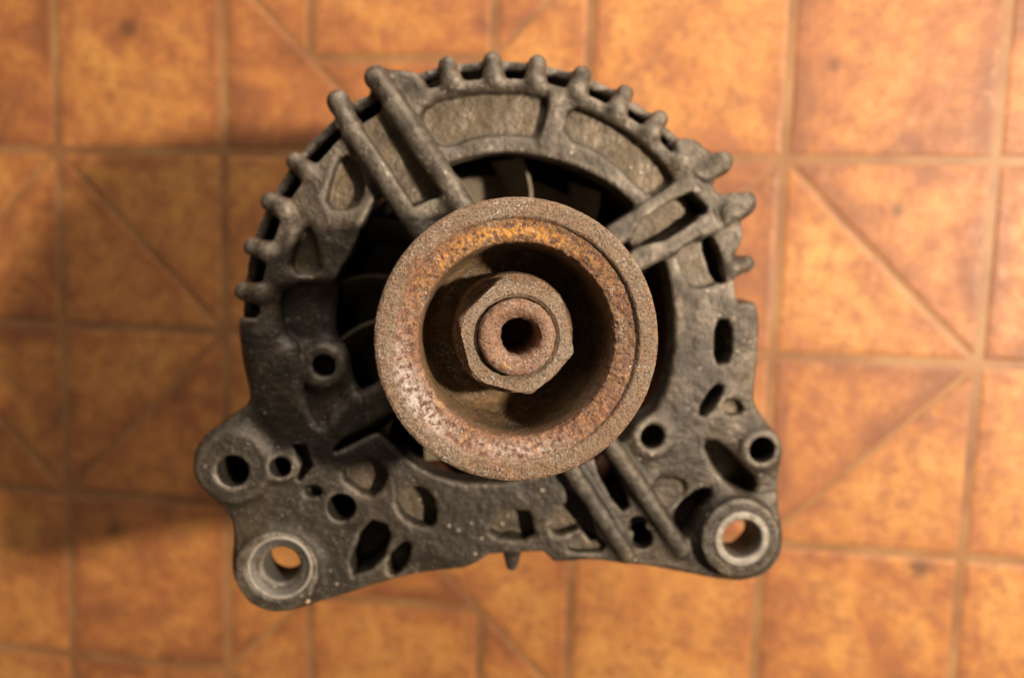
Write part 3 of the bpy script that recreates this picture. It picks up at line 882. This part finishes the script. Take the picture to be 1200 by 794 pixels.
# ---- fan behind the openings
fan = link('cooling_fan', lathe('cooling_fan', [(10, -30), (39, -30), (39.6, -29.5), (39, -29), (10, -29)], 96), M_FAN, alt)
def blade_mesh():
    n = 9; V = []; 
    for side in (-0.45, 0.45):
        for zf in (0, 1):
            for i in range(n):
                u = i / (n - 1); r = 24 + 19 * u; a = 0.16 * u * u - (0.17 if zf else 0.0)
                V.append((r * math.cos(a) - side * math.sin(a), r * math.sin(a) + side * math.cos(a), -29 + zf * (16.5 - 2.0 * u)))
    V = np.array(V); Fc = []
    g = lambda s, zf, i: (s * 2 + zf) * n + i
    for i in range(n - 1):
        Fc += [(g(0, 0, i), g(0, 0, i + 1), g(0, 1, i + 1), g(0, 1, i)), (g(1, 0, i + 1), g(1, 0, i), g(1, 1, i), g(1, 1, i + 1)),
               (g(0, 1, i), g(0, 1, i + 1), g(1, 1, i + 1), g(1, 1, i))]
    Fc += [(g(0, 0, 0), g(0, 1, 0), g(1, 1, 0), g(1, 0, 0)), (g(0, 0, n - 1), g(1, 0, n - 1), g(1, 1, n - 1), g(0, 1, n - 1))]
    return mesh_np('fan_blade', V, Fc, False)
bme = blade_mesh()
for a in (52, 83, 111, 142, 167, 188, 214, 243, 270, 301, 327, 358, 20):
    b = link('fan_blade', bme, M_FAN, fan); b.rotation_euler = (0, 0, math.radians(a))

# ---- winding heads, stator stack, rotor, rear half
t = np.arange(360) / 360 * 2 * np.pi
prof = resample([(46, -40), (46, -20), (48, -15.5), (51.5, -14.5), (54.5, -17), (55.5, -22), (55.5, -40)][::-1], 1.2)
seg = 432
th = np.arange(seg) / seg * 2 * np.pi
wob = 0.8 * np.sin(th * 36)[None, :] * np.clip((prof[:, 1] + 38) / 15, 0, 1)[:, None]
Rr = prof[:, 0][:, None] + wob * .6
Wv = np.stack([Rr * np.cos(th), Rr * np.sin(th), prof[:, 1][:, None] + wob], -1).reshape(-1, 3)
r = np.arange(len(prof) - 1)[:, None]; s = np.arange(seg)[None, :]
Fc = np.stack([r * seg + s, r * seg + (s + 1) % seg, (r + 1) * seg + (s + 1) % seg, (r + 1) * seg + s], -1).reshape(-1, 4)
link('stator_winding', mesh_np('stator_winding', Wv, Fc), M_COPPER, alt)
link('rotor', lathe('rotor', [(8, -33), (40, -33), (44, -35), (44, -60), (8, -62)], 72), M_STEEL, alt)
lam = [(46, -31.5), (62, -31.5)]
for k in range(20): lam += [(62, -31.6 - k), (61.6, -32.0 - k), (61.6, -32.4 - k), (62, -32.5 - k)]
lam += [(62, -52.5), (46, -52.5)]
stator = link('stator_core', lathe('stator_core', lam, 96, smooth=False), M_STEEL, alt)
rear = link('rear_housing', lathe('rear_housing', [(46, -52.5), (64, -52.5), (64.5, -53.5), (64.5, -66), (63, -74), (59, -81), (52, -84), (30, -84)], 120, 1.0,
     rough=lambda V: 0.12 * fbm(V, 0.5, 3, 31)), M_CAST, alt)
cover = link('rear_cover', lathe('rear_cover', [(52, -83.5), (51, -88), (R_REAR + 1, -LEN + 2), (R_REAR, -LEN), (30, -LEN), (0.01, -LEN)], 96), M_PLASTIC, alt)
# plug socket on the rear: the second foot the alternator leans on
def z_floor(x, y): return (FLOOR_H - N_A[0] * x - N_A[1] * y) / N_A[2]
bm = bmesh.new()
hx = -np.array([N_A[0], N_A[1]]); hx /= np.linalg.norm(hx)     # direction of the low side
pv = np.array([-hx[1], hx[0]])
ring = [(-40, -14), (-26, -14), (-26, 14), (-40, 14)]
lo, hi = [], []
for a, b in ring:
    q = hx * a + pv * b
    hi.append(bm.verts.new((q[0] * MM, q[1] * MM, -90 * MM))); lo.append(bm.verts.new((q[0] * MM, q[1] * MM, z_floor(*q) * MM)))
for k in range(4): bm.faces.new((hi[k], hi[(k + 1) % 4], lo[(k + 1) % 4], lo[k]))
bm.faces.new(hi[::-1]); bm.faces.new(lo)
bmesh.ops.recalc_face_normals(bm, faces=bm.faces)
bmesh.ops.bevel(bm, geom=[e for e in bm.edges if len([v for v in e.verts if v in lo]) == 0], offset=0.001, segments=2, affect='EDGES')
me = bpy.data.meshes.new('plug_socket'); bm.to_mesh(me); bm.free()
link('plug_socket', me, M_PLASTIC, alt)
# clamping screws through the stator
for a in (38, 128, 218, 308):
    c, s = math.cos(math.radians(a)) * 63.2, math.sin(math.radians(a)) * 63.2
    link('clamp_screw', lathe('clamp_screw', [(0.01, -28), (2.2, -28), (2.2, -60), (0.01, -60)][::-1], 16, None, (c, s)), M_STEEL, alt)

# a crumb of pale grit caught on the edge of the lower left lug
crumb_bm = bmesh.new(); bmesh.ops.create_icosphere(crumb_bm, subdivisions=2, radius=0.85 * MM)
for q in crumb_bm.verts:
    q.co *= 1 + 0.25 * math.sin(q.co.x * 4100 + 1) * math.cos(q.co.y * 3700) ; q.co.z *= 0.7
me = bpy.data.meshes.new('grit_crumb'); crumb_bm.to_mesh(me); crumb_bm.free()
for p in me.polygons: p.use_smooth = True
crumb = link('grit_crumb', me, mat_plain('pale_grit', (0.55, 0.42, 0.28), 0.8))
q = at(360, 703, -0.4)
crumb.matrix_world = M_ALT @ Matrix.Translation((q[0] * MM, q[1] * MM, -0.0003))
crumb['label'] = 'tiny pale crumb of grit stuck to the edge of the lower left lug'
crumb['category'] = 'crumb'
